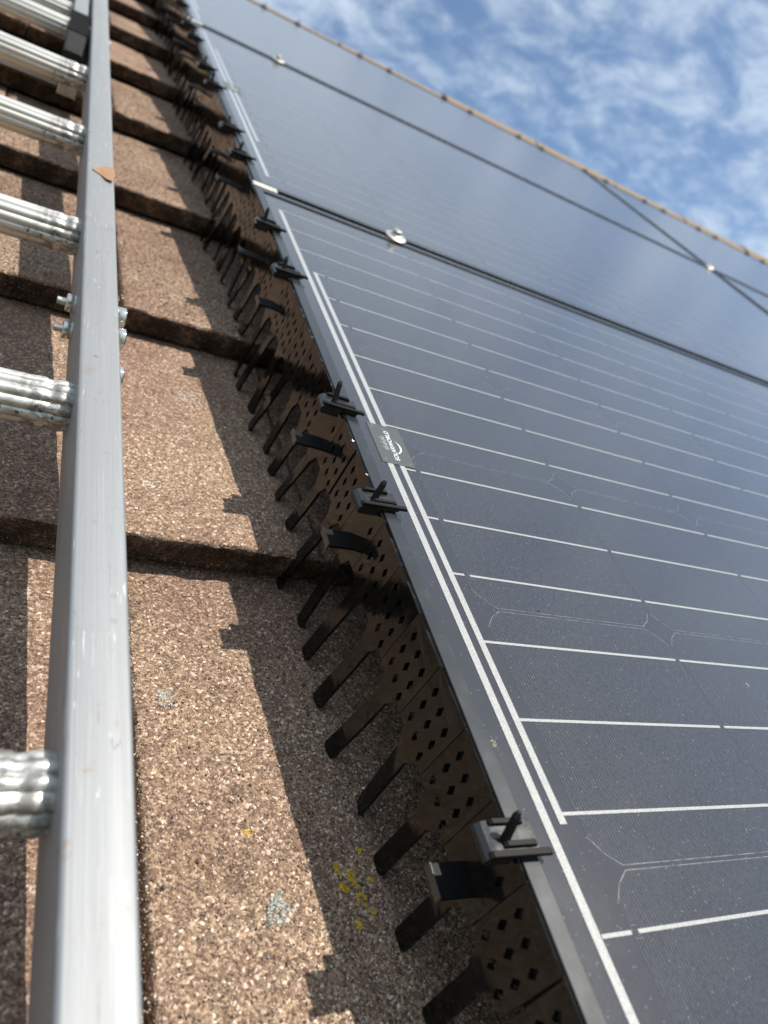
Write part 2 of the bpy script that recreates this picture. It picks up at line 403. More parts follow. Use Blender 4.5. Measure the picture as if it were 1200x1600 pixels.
PAL = np.array([(.060, .040, .031), (.11, .076, .056), (.165, .118, .085), (.25, .182, .13), (.42, .32, .22), (.66, .55, .43), (.86, .80, .70), (.045, .036, .032), (.40, .20, .07), (.30, .27, .25)])
PW = np.array([.18, .22, .19, .13, .09, .07, .06, .04, .012, .020]); PW /= PW.sum()
N = 230000
gv = .13 + (rng.random(N) ** 1.85) * 1.6; gu = rng.uniform(-.20, .262, N)
k = np.floor((gv - V0) / GAUGE); fr = (gv - V0) / GAUGE - k
gw = WF + (WB - WF) * fr
sz = np.exp(rng.normal(-7.72, .42, N)); sz = np.clip(sz, .0002, .0018)
big = rng.random(N) < .03; sz[big] *= 1.7
gw += sz * .15
keep = (fr > .012); gv, gu, gw, sz = gv[keep], gu[keep], gw[keep], sz[keep]
# grains on the front faces
NF = 15000
kf = rng.choice([0, 1, 2, 3], NF, p=[.5, .25, .15, .1]); fu = rng.uniform(-.2, .262, NF)
fw = WF - .002 - rng.random(NF) * .022; fv = V0 + kf * GAUGE + .0006
fs_ = np.clip(np.exp(rng.normal(-7.6, .35, NF)), .0003, .0016)
P = np.stack([np.concatenate([gu, fu]), np.concatenate([gv, fv]), np.concatenate([gw, fw])], 1)
SZ = np.concatenate([sz, fs_])
# follow the same small waves as the tile mesh
P[:, 2] += np.array([rough_w(a, b) if i < len(gu) else 0 for i, (a, b) in enumerate(zip(P[:, 0], P[:, 1]))])
P[:, 2] += 0.0001
ci = rng.choice(len(PAL), len(P), p=PW); cols = PAL[ci] * rng.uniform(.68, 1.08, (len(P), 1)) * np.array([[.97, .935, .91]])
fr_ = np.arange(len(P)) >= len(gu); cols[fr_ & (rng.random(len(P)) > .10)] *= .33  # most front-face grains darkened to carry the same painted shade
pn = np.array([noise.noise(Vector((a * 26, b * 26, 9.))) + .6 * noise.noise(Vector((a * 75, b * 75, 2.))) for a, b in zip(P[:, 0], P[:, 1])])
cols *= (1.12 - .42 * np.clip(pn + .15, 0, .8))[:, None] * (1 - np.clip(pn, 0, .6)[:, None] * np.array([[0., .12, .02]]))
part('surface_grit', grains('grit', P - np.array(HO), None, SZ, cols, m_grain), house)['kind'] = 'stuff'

# ridge, far slope, walls
RV, RR = 3.10, .118
rt = MB(); nseg = 14
prof = [(RR * 1.0 * math.cos(math.pi * (i / nseg) * 1.16 - .25), RR * math.sin(math.pi * (i / nseg) * 1.16 - .25)) for i in range(nseg + 1)]
inner = [(a * .86, b * .86) for a, b in prof[::-1]]
ring = prof + inner
rt.prism(ring, 0, 0.002, .446)
ridge_me = rt.mesh('ridge_tile', m_ridge, .002, 1)
def ridge_w(u): return -.1330 + .012 * max(0, min(1, (u - .4) / 2.2))
for i in range(int((UHI - ULO) / .45)):
    u = ULO + i * .45
    o = part('ridge_tile', ridge_me, house, (u - HO.x, RV - HO.y, ridge_w(u) - HO.z + random.uniform(-.003, .003)))
    o.rotation_euler = (0, random.uniform(-.003, .003), random.uniform(-.008, .008))
mo = MB(); mo.box(ULO, UHI, RV - .10 - HO.y, RV + .02 - HO.y, -.03, .012); part('ridge_mortar', mo.mesh('mortar', m_mortar), house)
# the far slope falls away from the ridge; back in roof axes it turns by twice the pitch
bs = MB(); L = 4.6
dirb = Vector((0, math.cos(2 * PITCH), -math.sin(2 * PITCH))); ap = Vector((0, RV + .02 - HO.y, -.02))
nb = Vector((0, math.sin(2 * PITCH), math.cos(2 * PITCH)))
pp = [ap, ap + dirb * L, ap + dirb * L - nb * .03, ap - nb * .03]
bs.prism([(p.y, p.z) for p in pp], 0, ULO, UHI); part('far_slope', bs.mesh('far_slope', m_tile), house)
iRM = RM.inverted() @ Matrix.Identity(4)
eave = RM @ Vector((0, V0 + NLO * GAUGE + .1, -.2)); apex = RM @ Vector((0, RV, -.25))
GZ = eave.z - 2.7
wl = MB()
y0 = eave.y + .25; y1 = 2 * apex.y - y0
def wbox(x0, x1, ya, yb, za, zb):
    vs = [(x0, ya, za), (x1, ya, za), (x1, yb, za), (x0, yb, za), (x0, ya, zb), (x1, ya, zb), (x1, yb, zb), (x0, yb, zb)]
    L0 = (RM @ Matrix.Translation(HO)).inverted()
    wl.add([L0 @ Vector(p) for p in vs], [(3, 2, 1, 0), (4, 5, 6, 7), (0, 1, 5, 4), (1, 2, 6, 5), (2, 3, 7, 6), (3, 0, 4, 7)])
zt = eave.z + .05
wbox(ULO + .2, UHI - .2, y0, y0 + .25, GZ, zt); wbox(ULO + .2, UHI - .2, y1 - .25, y1, GZ, zt)
wbox(ULO + .2, ULO + .45, y0 + .25, y1 - .25, GZ, zt); wbox(UHI - .45, UHI - .2, y0 + .25, y1 - .25, GZ, zt)
part('wall', wl.mesh('wall', m_wall), house)
gd = MB(); gd.add([(-900, -900, GZ), (900, -900, GZ), (900, 900, GZ), (-900, 900, GZ)], [(0, 1, 2, 3)])
go = bpy.data.objects.new('ground', gd.mesh('ground', m_gnd)); C.objects.link(go); tag(go, kind='structure')

# ------------------------------------------------------------------ lichen crusts on the tiles
def lichen(u, v, ru, rv, n, pal, label, blobs=None):
    pts = []
    bl = blobs or [(0, 0, 1)]
    while len(pts) < n:
        b = random.choice(bl); a = random.uniform(0, 2 * math.pi); r = math.sqrt(random.random())
        x = b[0] * ru + math.cos(a) * r * ru * b[2]; y = b[1] * rv + math.sin(a) * r * rv * b[2]
        if noise.noise(Vector(((u + x) * 330, (v + y) * 330, 1.7))) + .5 * noise.noise(Vector(((u + x) * 900, (v + y) * 900, 4))) < -.16 + .5 * (r ** 3): continue
        pts.append((x, y, wtile(v + y) + rough_w(u + x, v + y) + .00045 - wtile(v)))
    pts = np.array(pts); s = np.clip(np.exp(rng.normal(-7.7, .4, n)), .0002, .0012)
    cc = np.array(pal)[rng.integers(0, len(pal), n)] * rng.uniform(.8, 1.2, (n, 1))
    me = grains('lichen', pts, None, s, cc, m_grain)
    solo('lichen', me, (u, v, wtile(v)), label, 'lichen', 'lichen crusts on the roof tiles')
GREY = [(.30, .31, .27), (.20, .205, .18), (.50, .50, .45), (.12, .125, .11), (.38, .385, .34)]
WHITE = [(.70, .66, .58), (.55, .50, .42), (.78, .75, .68)]
YEL = [(.50, .33, .02), (.62, .44, .05), (.38, .25, .02)]
lichen(.1395, .2195, .0085, .0095, 1500, GREY, 'round grey-green lichen spot, largest and nearest on the sunlit tile')
lichen(.0965, .349, .0065, .0075, 420, [(.6, .58, .5), (.34, .33, .3), (.2, .2, .18)], 'pale speckled lichen spot on the lowest sunlit tile close to the ladder')
lichen(.1365, .683, .0100, .0125, 1300, [(.40, .39, .33), (.52, .50, .42), (.33, .33, .29)], 'oval beige-grey lichen spot beside the guard shadow below the second step')
lichen(.0896, .528, .0060, .0090, 260, WHITE, 'whitish lichen flecks on the tile beside the ladder above the first step')
lichen(.1215, .5865, .0038, .0045, 240, WHITE, 'small cream lichen dot between the oval spot and the white flecks')
lichen(.1845, .2275, .0110, .0165, 1900, YEL, 'broken yellow lichen patches in the guard shadow near the bottom', [(-.7, .6, .28), (-.6, 0, .24), (0, .3, .34), (.1, -.4, .28), (.5, -.9, .22), (-.4, -1.1, .2), (.9, .2, .15), (.7, 1.2, .14)])
lichen(.1300, .2610, .0042, .0042, 70, YEL, 'tiny yellow lichen fleck on the sunlit tile')

# ------------------------------------------------------------------ solar panels
PW_, FL = 1.640, .0098
CELL = .156; CP = .1580; CU0 = .0447; CV0 = .0275
def vline(i): i += 2; return CV0 + .158 * (i // 3) + .026 + .052 * (i % 3)
def panel_meshes():
    d = {}
    H = 1.0
    f = MB()
    def bar(x0, x1, y0, y1, ax):
        pass
    # hollow-section frame: top lip and outer skirt on each side
    f.box(0, FL, 0, H, -.0055, 0); f.box(PW_ - FL, PW_, 0, H, -.0055, 0)
    f.box(FL, PW_ - FL, 0, FL, -.0055, 0); f.box(FL, PW_ - FL, H - FL, H, -.0055, 0)
    f.box(0, .002, 0, H, -.033, -.0056); f.box(PW_ - .002, PW_, 0, H, -.033, -.0056)
    f.box(.002, PW_ - .002, 0, .002, -.033, -.0056); f.box(.002, PW_ - .002, H - .002, H, -.033, -.0056)
    d['frame'] = f.mesh('frame', m_frame, .0005, 2)
    s = MB(); s.box(FL - .004, PW_ - FL + .004, FL - .004, H - FL + .004, -.0050, -.0016); d['laminate'] = s.mesh('laminate', m_sheet)
    zc = -.00155
    c_, e_ = MB(), MB()
    ch = .0140
    for i in range(10):
        for j in range(6):
            x0 = CU0 + CP * i; y0 = CV0 + CP * j; x1 = x0 + CELL; y1 = y0 + CELL
            def oct_(x0, x1, y0, y1, ch, z):
                r = []
                for (cx, cy, sx, sy) in ((x0, y0, 1, 1), (x1, y0, -1, 1), (x1, y1, -1, -1), (x0, y1, 1, -1)):
                    p = [(cx + sx * ch, cy), (cx + sx * ch * .42, cy + sy * ch * .42), (cx, cy + sy * ch)]
                    if sx * sy > 0: p = p[::-1]
                    r += [(a, b, z) for a, b in p]
                return r
            o = oct_(x0, x1, y0, y1, ch, zc); n = oct_(x0 + .0004, x1 - .0004, y0 + .0004, y1 - .0004, ch - .0001, zc)
            c_.add(n, [tuple(range(12))])
            e_.add(o + n, [(k, (k + 1) % 12, 12 + (k + 1) % 12, 12 + k) for k in range(12) if abs(o[k][0] - o[(k + 1) % 12][0]) > 1e-6])
    def flat(mb, name, m): 
        me = bpy.data.meshes.new(name); me.from_pydata(mb.v, [], mb.f); me.materials.append(m)
        bm = bmesh.new(); bm.from_mesh(me)
        for fc in bm.faces:
            fc.normal_update()
            if fc.normal.z < 0: fc.normal_flip()
        bm.to_mesh(me); bm.free(); return me
    b = MB(); z0, z1 = -.00150, -.00135
    bw = .00088
    for L_ in range(-2, 16):
        y = vline(L_); inner = 1 <= L_ <= 12
        xs = .0362 if inner else .0272
        so = -.0 if ((L_ + 2) // 3) % 2 == 0 else -.0060
        cur = xs
        for i in range(0, 10):
            x = CU0 + CP * i + so
            if i == 0 and so: continue
            b.box(cur, x, y - bw, y + bw, z0, z1)
            cur = x + .0042
        b.box(cur, PW_ - .035, y - bw, y + bw, z0, z1)
    # dull ends where the ribbon dives between two cells
    d['busbar_ribbons'] = b.mesh('busbars', m_bus)
    o = MB(); o.box(.0218, .0267, .050, .478, z0, z1 - .00002); o.box(.0218, .0267, .523, .9475, z0, z1 - .00002); d['outer_ribbon'] = o.mesh('outer_ribbon', m_bus)
    o = MB(); o.box(.0318, .0362, .2065, .478, z0, z1 - .00002); o.box(.0318, .0362, .523, .7915, z0, z1 - .00002); d['inner_ribbon'] = o.mesh('inner_ribbon', m_bus)
    mk = e_
    for L_ in range(-2, 16):
        y = vline(L_)
        for i in range(10):
            x = CU0 + CP * i
            for sx in (0,):
                for sy in (-1, 1):
                    mk.box(x + .001, x + .0052, y + sy * .0026 - .0001, y + sy * .0026 + .0001, zc + .00004, zc + .00010)
    d['solar_cells'] = flat(c_, 'cells', m_cell); d['cell_outline'] = flat(e_, 'outline', m_cedge)
    # name plate with its mark
    p = MB(); p.box(.0180, .0457, .4762, .5248, -.00150, -.0012); d['name_plate'] = p.mesh('plate', m_plate)
    cu = bpy.data.curves.new('t', 'FONT'); cu.body = 'SOLARWORLD'; cu.size = .0054; cu.align_x = 'CENTER'; cu.align_y = 'CENTER'; cu.extrude = .00003; cu.offset = .00004
    ob = bpy.data.objects.new('t', cu); C.objects.link(ob); bpy.context.view_layer.update()
    me = bpy.data.meshes.new_from_object(ob); bpy.data.objects.remove(ob)
    me.transform(Matrix.Translation((.0325, .4995, -.00110)) @ Matrix.Rotation(math.pi / 2, 4, 'Z')); me.materials.clear(); me.materials.append(m_white)
    d['lettering'] = me
    a = MB(); zz0, zz1 = -.00118, -.00106
    # smile arc under the word, and the sun rays above it
    pts = []
    for i in range(15):
        t = i / 14; ang = -1.15 + 2.0 * t
        pts.append((.0310 + .0088 * math.cos(ang), .4990 + .0098 * math.sin(ang), .0006 * math.sin(math.pi * min(1, .12 + t * .9)) + .00012))
    for p_, q_ in zip(pts, pts[1:]):
        a.add([(p_[0] - p_[2], p_[1], zz0), (p_[0] + p_[2], p_[1], zz0), (q_[0] + q_[2], q_[1], zz0), (q_[0] - q_[2], q_[1], zz0),
               (p_[0] - p_[2], p_[1], zz1), (p_[0] + p_[2], p_[1], zz1), (q_[0] + q_[2], q_[1], zz1), (q_[0] - q_[2], q_[1], zz1)],
              [(3, 2, 1, 0), (4, 5, 6, 7), (0, 1, 5, 4), (1, 2, 6, 5), (2, 3, 7, 6), (3, 0, 4, 7)])
    for i in range(9):
        y = .4930 + i * .0019; ln_ = .0036 + .0016 * math.sin(i * 2.1)
        a.add([(.0288 - ln_, y + .0012, zz0), (.0288, y, zz0), (.0288, y + .00032, zz0), (.0288 - ln_, y + .0015, zz0)], [(0, 1, 2, 3)])
    for (x, y) in ((.0215, .4800), (.0420, .4800), (.0215, .5205), (.0300, .5190)): a.box(x, x + .0007, y, y + .0004, zz0, zz1)
    d['emblem'] = a.mesh('emblem', m_white)
    return d
PM = panel_meshes()
ROWS = [(0.0, 1.0), (1.011, .9450), (1.968, .8780)]
def make_panel(loc, sy, label):
    t = thing('solar_panel', loc, label, 'solar panel', 'black solar panels in rows on the roof')
    ms = {}
    for k in ('frame', 'laminate', 'solar_cells', 'cell_outline', 'busbar_ribbons', 'outer_ribbon', 'inner_ribbon'): ms[k] = part(k, PM[k], t)
    ms['cell_outline'].parent = ms['solar_cells']
    ms['busbar_ribbons'].parent = ms['solar_cells']
    pl = part('name_plate', PM['name_plate'], t); part('lettering', PM['lettering'], pl); part('emblem', PM['emblem'], pl)
    t.matrix_world = t.matrix_world @ Matrix.Diagonal((1, sy, 1, 1))
    return t
PU = .2087
def pl(c, r, du=0, dw=0): return (PU + c * (PW_ + .024) + du, ROWS[r][0], dw)
LBL = {(0, 0): 'nearest black solar panel, with the grey name plate in focus at its left edge', (0, 1): 'black solar panel directly above the nearest one, left column',
       (0, 2): 'topmost left solar panel, its upper edge under the tan ridge', (1, 0): 'lowest solar panel of the right column, beyond the dark column gap',
       (1, 1): 'middle solar panel of the right column at the right picture edge', (1, 2): 'topmost solar panel right of the diagonal column gap under the ridge'}
for r in range(3):
    for c in range(2):
        make_panel(pl(c, r, (0, .003, .005)[r] , (0, .0006, .001)[r]), ROWS[r][1], LBL[(c, r)])
make_panel(pl(2, 2, .005, .001), ROWS[2][1], 'farthest top row solar panel at the right edge of the picture')
VEND = ROWS[2][0] + ROWS[2][1]

# mounting rails in the gaps between rows, their bare ends catching the sun
for i, (v, lb) in enumerate(((1.0055, 'aluminium mounting rail between the two lower panel rows with bright bare end'), (1.962, 'aluminium mounting rail between the two upper panel rows with bright bare end'))):
    t = thing('mounting_rail', (PU, v, 0), lb, 'mounting rail', 'mounting rails between panel rows')
    r_ = MB(); r_.box(.004, 3.28, -.004, .004, -.040, -.009); part('rail_body', r_.mesh('rail_body', m_trim, .0006, 1), t)
    r_ = MB(); r_.box(-.001, .030, -.0048, -.0012, -.008, .0012); r_.box(-.001, .030, .0012, .0048, -.008, .0016); r_.box(-.001, .030, -.0048, .0048, -.012, -.0082)
    part('end_cap', r_.mesh('end_cap', alu('end_alu_%d' % i, 0, (.78, .76, .70), .35, .6), .0006, 2), t)
# vertical rail behind the column gap
r_ = MB(); r_.box(-.006, .006, 0, VEND, -.055, -.034)
solo('support_rail', r_.mesh('support_rail', m_trim), (PU + PW_ + .010, 0, 0), 'dark support rail in the gap between left and right panel columns', 'support rail')
# clamps: washer and bolt head
cm = MB().lathe([(.0125, 0), (.0150, .0006), (.0150, .0022), (.0135, .0030), (.0088, .0034), (.0085, .0046), (.0078, .0050)], n=32)
clamp_disc = cm.mesh('clamp_disc', m_steel, smooth=True)
cm = MB().lathe([(.0066, .0045), (.0068, .0088), (.0058, .0102), (.0030, .0105)], n=6); clamp_bolt = cm.mesh('clamp_bolt', m_steel, .0004, 2)
cm = MB().lathe([(.0042, 0), (.0040, .0005), (.0, .0005)], n=16)
def clamp(loc, label):
    t = thing('panel_clamp', loc, label, 'panel clamp', 'round steel clamps holding the panel rows')
    d_ = part('washer', clamp_disc, t); d_.rotation_euler = (.05, -.04, .3); part('bolt_head', clamp_bolt, t); return t
clamp((.405, 1.0055, .0005), 'shiny round steel clamp on the lower row gap, nearest one')
clamp((.409, 1.962, .0012), 'small steel clamp on the upper row gap near the left end')
clamp((PU + PW_ + .010, 1.962, .0012), 'steel clamp where the row gap crosses the diagonal column gap')

# ------------------------------------------------------------------ bird guard along the panel edge
SEG, NS = .0375, 9; SECL = SEG * NS; G0 = .1445
GT = -.0008                                              # top edge of the guard
def guard_mesh(v0, tall=None):
    cu = bpy.data.curves.new('g', 'CURVE'); cu.dimensions = '2D'; cu.fill_mode = 'BOTH'; cu.extrude = .0011
    def poly(pts):
        s = cu.splines.new('POLY'); s.points.add(len(pts) - 1); s.use_cyclic_u = True
        for p, q in zip(s.points, pts): p.co = (q[0], q[1], 0, 1)
    for i in range(NS):
        a = i * SEG + (.0011 if i == 0 else .00028); b = (i + 1) * SEG - (.0011 if i == NS - 1 else .00028); c = (a + b) / 2
        end = (wtile(v0 + c) + .0012) if tall is None else tall
        fw = .0056; sh = .0112
        r1 = random.uniform(-.0006, .0006)
        poly([(a, GT), (a, -.0435), (c - sh, -.0435), (c - fw, -.0530), (c - fw, -.065), (c - fw + r1 * .6, -.078), (c - fw + r1 * .8, -.09), (c - fw + r1, end + .002), (c - fw + .0016 + r1, end), (c + fw - .0016 + r1, end),
              (c + fw + r1, end + .002), (c + fw + r1 * .8, -.09), (c + fw + r1 * .6, -.078), (c + fw, -.065), (c + fw, -.0530), (c + sh, -.0435), (b, -.0435), (b, GT)])
        clipseg = i in (1, 7)
        for col in range(3):
            for row in range(3):
                if clipseg and not (row == 0 and col == 0): continue
                x = c + (col - 1) * .0108 + (row - 1) * .0006; y = -.0115 - row * .0118 - (2 - col) * .0022
                hw, hh = .0026, .0039
                poly([(x, y - hh), (x + hw * .42, y - hh * .66), (x + hw * .62, y - hh * .30), (x + hw, y), (x + hw * .62, y + hh * .30), (x + hw * .42, y + hh * .66),
                      (x, y + hh), (x - hw * .42, y + hh * .66), (x - hw * .62, y + hh * .30), (x - hw, y), (x - hw * .62, y - hh * .30), (x - hw * .42, y - hh * .66)])
    ob = bpy.data.objects.new('g', cu); C.objects.link(ob); bpy.context.view_layer.update()
    me = bpy.data.meshes.new_from_object(ob); bpy.data.objects.remove(ob)
    # (x, y, z) -> (u = z, v = x, w = y), fingers set very slightly outward
    for vt in me.vertices:
        x, y, z = vt.co
        vt.co = (z - max(0, -.004 - y) * .085 + .0006 * math.sin(x * 23), x, y)
    rf_ = random.Random(int(v0 * 1000) + 5)
    bend = [rf_.uniform(-.002, .009) for _ in range(NS)]; slew = [rf_.uniform(-.0042, .0030) for _ in range(NS)]; tw = [rf_.uniform(-.25, .25) for _ in range(NS)]
    for vt in me.vertices:
        x, y, z = vt.co
        if z < -.0500:
            i = min(NS - 1, max(0, int(y / SEG))); t = min(1.0, (-.050 - z) / .055)
            vt.co = (x - bend[i] * t ** 1.3 + (y - (i + .5) * SEG) * tw[i] * t, y + slew[i] * t, z)
    # backing lip that joins the segments under the frame
    bm = bmesh.new(); bm.from_mesh(me)
    bmesh.ops.recalc_face_normals(bm, faces=bm.faces)
    for (z0, z1) in ((GT, GT - .004), (-.0400, -.0432)):
        r = bmesh.ops.create_cube(bm, size=1, matrix=Matrix.Translation((.0016 - (-.004 - z1) * .085, SECL / 2, (z0 + z1) / 2)) @ Matrix.Diagonal((.0020, SECL - .003, abs(z1 - z0), 1)))
    bmesh.ops.create_cube(bm, size=1, matrix=Matrix.Translation((.0005, SECL / 2, GT - .0006)) @ Matrix.Diagonal((.0022, SECL - .0006, .0012, 1)))
    bm.to_mesh(me); bm.free()
    me.materials.clear(); me.materials.append(m_guard); return me
ORD = ['lowest', 'second', 'third', 'fourth', 'fifth', 'sixth', 'seventh', 'eighth', 'ninth', 'tenth']
GU = .2076; CU = .2000
clips_v = []
for k_ in range(-1, 8):
    v0 = G0 + k_ * SECL
    extra = ['cut off by the bottom picture edge', 'complete in view with perforations in sharp focus', 'beside the grey name plate', '', '', '', '', '', 'nearest the ridge'][k_ + 1]
    lab = 'glossy black perforated bird guard strip with comb teeth, %s up the panel side' % ORD[k_ + 1]
    if extra: lab += ', ' + extra
    solo('bird_guard', guard_mesh(v0), (GU, v0, 0), ' '.join(lab.split()[:16]), 'bird guard', 'bird guard strips along the panel edges')
    for s_ in (1.5, 7.5): clips_v.append(v0 + s_ * SEG)

def make_clip(loc, label):
    t = thing('guard_clip', loc, label, 'clip', 'clips holding the bird guard')
    # local: u along +x towards the panel, origin at the guard plane
    hv = .0082
    outer = [(.0185, .0030), (-.0050, .0030), (-.0082, .0021), (-.0102, -.0002), (-.0107, -.0024), (-.0100, -.0042), (-.0080, -.0052), (.0050, -.0052), (.0050, -.0005), (.0078, .0004), (.0185, .0004)]
    outer_ = [(.0185, .0030), (-.0050, .0030), (-.0085, .0020), (-.0108, -.0005), (-.0118, -.0040), (-.0118, -.0115), (-.0100, -.0145), (-.0020, -.0160)]
    inn = [(-.0020, -.0145), (-.0090, -.0130), (-.0103, -.0110), (-.0103, -.0042), (-.0094, -.0012), (-.0076, .0008), (-.0048, .0016), (.0185, .0016)]
    b = MB().prism(outer, 1, -hv, hv); part('plate', b.mesh('clip_plate', m_clip, .0004, 2), t)
    def rib(x0, x1, y, z0, z1, w_, x_, name='rib'):
        b = MB().prism([(x0, z0), (x0 - .0004, z1 - .0012), (x0 + .0014, z1), (x1 - .0014, z1), (x1, z1 - .0010), (x1, z0)], 1, y - w_, y + w_)
        part(name, b.mesh(x_, m_strap, .0003, 1), t)
    rib(-.0050, .0135, hv - .0016, .0028, .0050, .0013, 'rib')
    rib(-.0010, .0170, -hv + .0046, .0028, .0050, .0013, 'rib')
    rib(-.0105, .0235, -hv + .0004, .0026, .0050, .0015, 'rib')
    # upright peg
    b = MB(); base = [(-.0019, -.0016), (.0019, -.0016), (.0019, .0016), (-.0019, .0016)]
    vs = [(x, y - .002, .0024) for x, y in base] + [(x * .9 + .0015, y * .9 + .0032, .0150) for x, y in base] + [(x * .5 + .0022, y * .5 + .0042, .0168) for x, y in base]
    b.add(vs, [(3, 2, 1, 0), (0, 1, 5, 4), (1, 2, 6, 5), (2, 3, 7, 6), (3, 0, 4, 7), (4, 5, 9, 8), (5, 6, 10, 9), (6, 7, 11, 10), (7, 4, 8, 11), (8, 9, 10, 11)])
    part('peg', b.mesh('clip_peg', m_strap, .0004, 2), t)
    # ribbed tongue poking out through the guard
    b = MB(); b.box(-.0135, .0090, -hv, hv, -.0372, -.0352)
    for i in range(0): b.box(-.0165 + i * .0016, -.0157 + i * .0016, -hv + .001, hv - .001, -.0353, -.0348)
    tg = part('tongue', b.mesh('tongue', m_strap, .0002, 1), t)
    b = MB(); b.box(-.0148, -.0135, -hv - .0003, hv + .0003, -.0390, -.0338); part('end_lip', b.mesh('end_lip', m_clip, .0004, 1), tg)
    return t
ORD2 = ['first', 'second', 'third', 'fourth', 'fifth', 'sixth', 'seventh', 'eighth', 'ninth', 'tenth', 'eleventh', 'twelfth', 'thirteenth', 'fourteenth', 'fifteenth', 'sixteenth', 'seventeenth', 'eighteenth', 'nineteenth', 'twentieth']
clip0 = None; n = 0
for v in clips_v:
    if v < .15: continue
    lab = 'black plastic clip with upright peg gripping the panel edge, %s from the bottom' % ORD2[n]
    if n == 0: lab = 'black plastic clip with upright peg on the panel edge, nearest and largest of all'
    jit = (random.uniform(-.0008, .0008), random.uniform(-.002, .002), 0)
    loc = (CU + (.001 if n else 0) + jit[0], v - .0015 + jit[1], 0)
    if clip0 is None: clip0 = make_clip(loc, lab)
    else:
        c = copy_tree(clip0, loc, lab)
        c.matrix_world = c.matrix_world @ Matrix.Rotation(random.uniform(-.09, .09), 4, 'Z')
        for ch in c.children:
            if ch.name.startswith('peg'): ch.rotation_euler = (random.uniform(-.28, .12), random.uniform(-.22, .22), 0); ch.scale = (1, 1, random.uniform(.8, 1.1))
            if ch.name.startswith('tongue'): ch.rotation_euler = (0, 0, random.uniform(-.06, .06)); ch.location.x = random.uniform(-.005, .003)
    n += 1
# the same guard runs along the top edge of the array under the ridge
gm = guard_mesh(0, -.10)
first = None
for i in range(9):
    u0 = PU + .03 + i * (SECL + .001)
    o = solo('bird_guard', gm, (u0, VEND + .0085, 0), 'black bird guard strip behind the top panel edge, %s counted from the left corner' % ORD2[i], 'bird guard', 'bird guard strips along the panel edges')
    o.matrix_world = RM @ Matrix.Translation((u0, VEND + .0085, 0)) @ Matrix.Rotation(-math.pi / 2, 4, 'Z')
    for j, s_ in enumerate((1.5, 7.5)):
        loc = (u0 + s_ * SEG, VEND + .0085, 0)
        c = copy_tree(clip0, loc, 'tiny black clip on the top panel edge under the ridge, %s from left' % ORD2[i * 2 + j])
        c.matrix_world = RM @ Matrix.Translation(loc) @ Matrix.Rotation(-math.pi / 2, 4, 'Z') @ Matrix.Diagonal((1, 1, .7, 1))

def speck(u, v, w, ru, rv, n, pal, label, cat):
    a = rng.uniform(0, 2 * math.pi, n); q = np.sqrt(rng.random(n))
    pts = np.stack([np.cos(a) * q * ru, np.sin(a) * q * rv, np.full(n, .0001)], 1)
    me = grains(cat, pts, None, np.clip(np.exp(rng.normal(-8.3, .4, n)), .0001, .0006), np.array(pal)[rng.integers(0, len(pal), n)], m_grain)
    solo(cat.replace(' ', '_'), me, (u, v, w), label, cat, 'specks of dirt on the nearest panel')
speck(.4665, .2990, -.0015, .0012, .0022, 40, [(.62, .55, .48), (.5, .44, .4)], 'tiny pale bird dropping on the glass near the right picture edge', 'dropping')
speck(.2195, .2477, .0001, .0016, .0030, 50, [(.45, .42, .22), (.6, .58, .45)], 'pale yellowish dirt fleck on the inner frame edge above the nearest clip', 'dirt speck')
speck(.3014, .3460, -.0015, .0007, .0007, 14, [(.01, .01, .01)], 'tiny black speck on the glass between two white lines', 'dirt speck')

# ------------------------------------------------------------------ ladders
def rung_fn(sc, flute=True):
    def fn(a):
        r = .0148 * sc
        if flute: r += .0019 * (abs(math.sin(a * 6.)) ** .8 - .6)
        return (r * math.cos(a), r * math.sin(a))
    return fn
rung = MB()
RX0, RX1 = -.372, .0235
path = [(RX0, rung_fn(1)), (RX1 - .026, rung_fn(1)), (RX1 - .0235, rung_fn(1.0)), (RX1 - .0205, rung_fn(1.03)), (RX1 - .0165, rung_fn(1.03)), (RX1 - .0145, rung_fn(.97)),
        (RX1 - .0120, rung_fn(.97)), (RX1 - .0095, rung_fn(1.03)), (RX1 - .0055, rung_fn(1.05)), (RX1 - .002, rung_fn(1.0)), (RX1 + .004, rung_fn(.98))]
rung.tube(path, 112)
rung_me = rung.mesh('rung', m_rung, smooth=True)
def rail_profile(x0, x1, z0, z1, r=.0024):
    p = []
    for (cx, cz, a0) in ((x1 - r, z1 - r, 0), (x0 + r, z1 - r, 90), (x0 + r, z0 + r, 180), (x1 - r, z0 + r, 270)):
        for i in range(5):
            a = math.radians(a0 + i * 22.5); p.append((cx + r * math.cos(a), cz + r * math.sin(a)))
    return p
RT, RB = -.005, -.055
lad = thing('ladder', (0, 0, 0), 'aluminium ladder lying up the roof with fluted rungs and a pale box side rail', 'ladder')
def rail_mesh(x0, x1, v0, v1, z0, z1, nm, m):
    b = MB(); pr = rail_profile(x0, x1, z0, z1); n_ = len(pr); K = 40
    vs = []
    for j in range(K + 1):
        v = v0 + (v1 - v0) * j / K
        for (x, z) in pr: vs.append((x, v, z))
    fs = [(j * n_ + i, j * n_ + (i + 1) % n_, (j + 1) * n_ + (i + 1) % n_, (j + 1) * n_ + i) for j in range(K) for i in range(n_)]
    b.add(vs, fs + [tuple(range(n_)), tuple(K * n_ + i for i in range(n_))])
    me = b.mesh(nm, m, smooth=True); return me
part('side_rail', rail_mesh(.0230, .0485, -.45, 2.75, RB, RT, 'side_rail', m_rail), lad)
part('side_rail', rail_mesh(-.3975, -.372, -.45, 2.75, RB, RT, 'side_rail', m_rail), lad)
for i in range(-2, 11):
    o = part('rung', rung_me, lad, (0, .243 + .2595 * i, -.030)); o.rotation_euler = (random.uniform(-.2, .2), 0, 0)
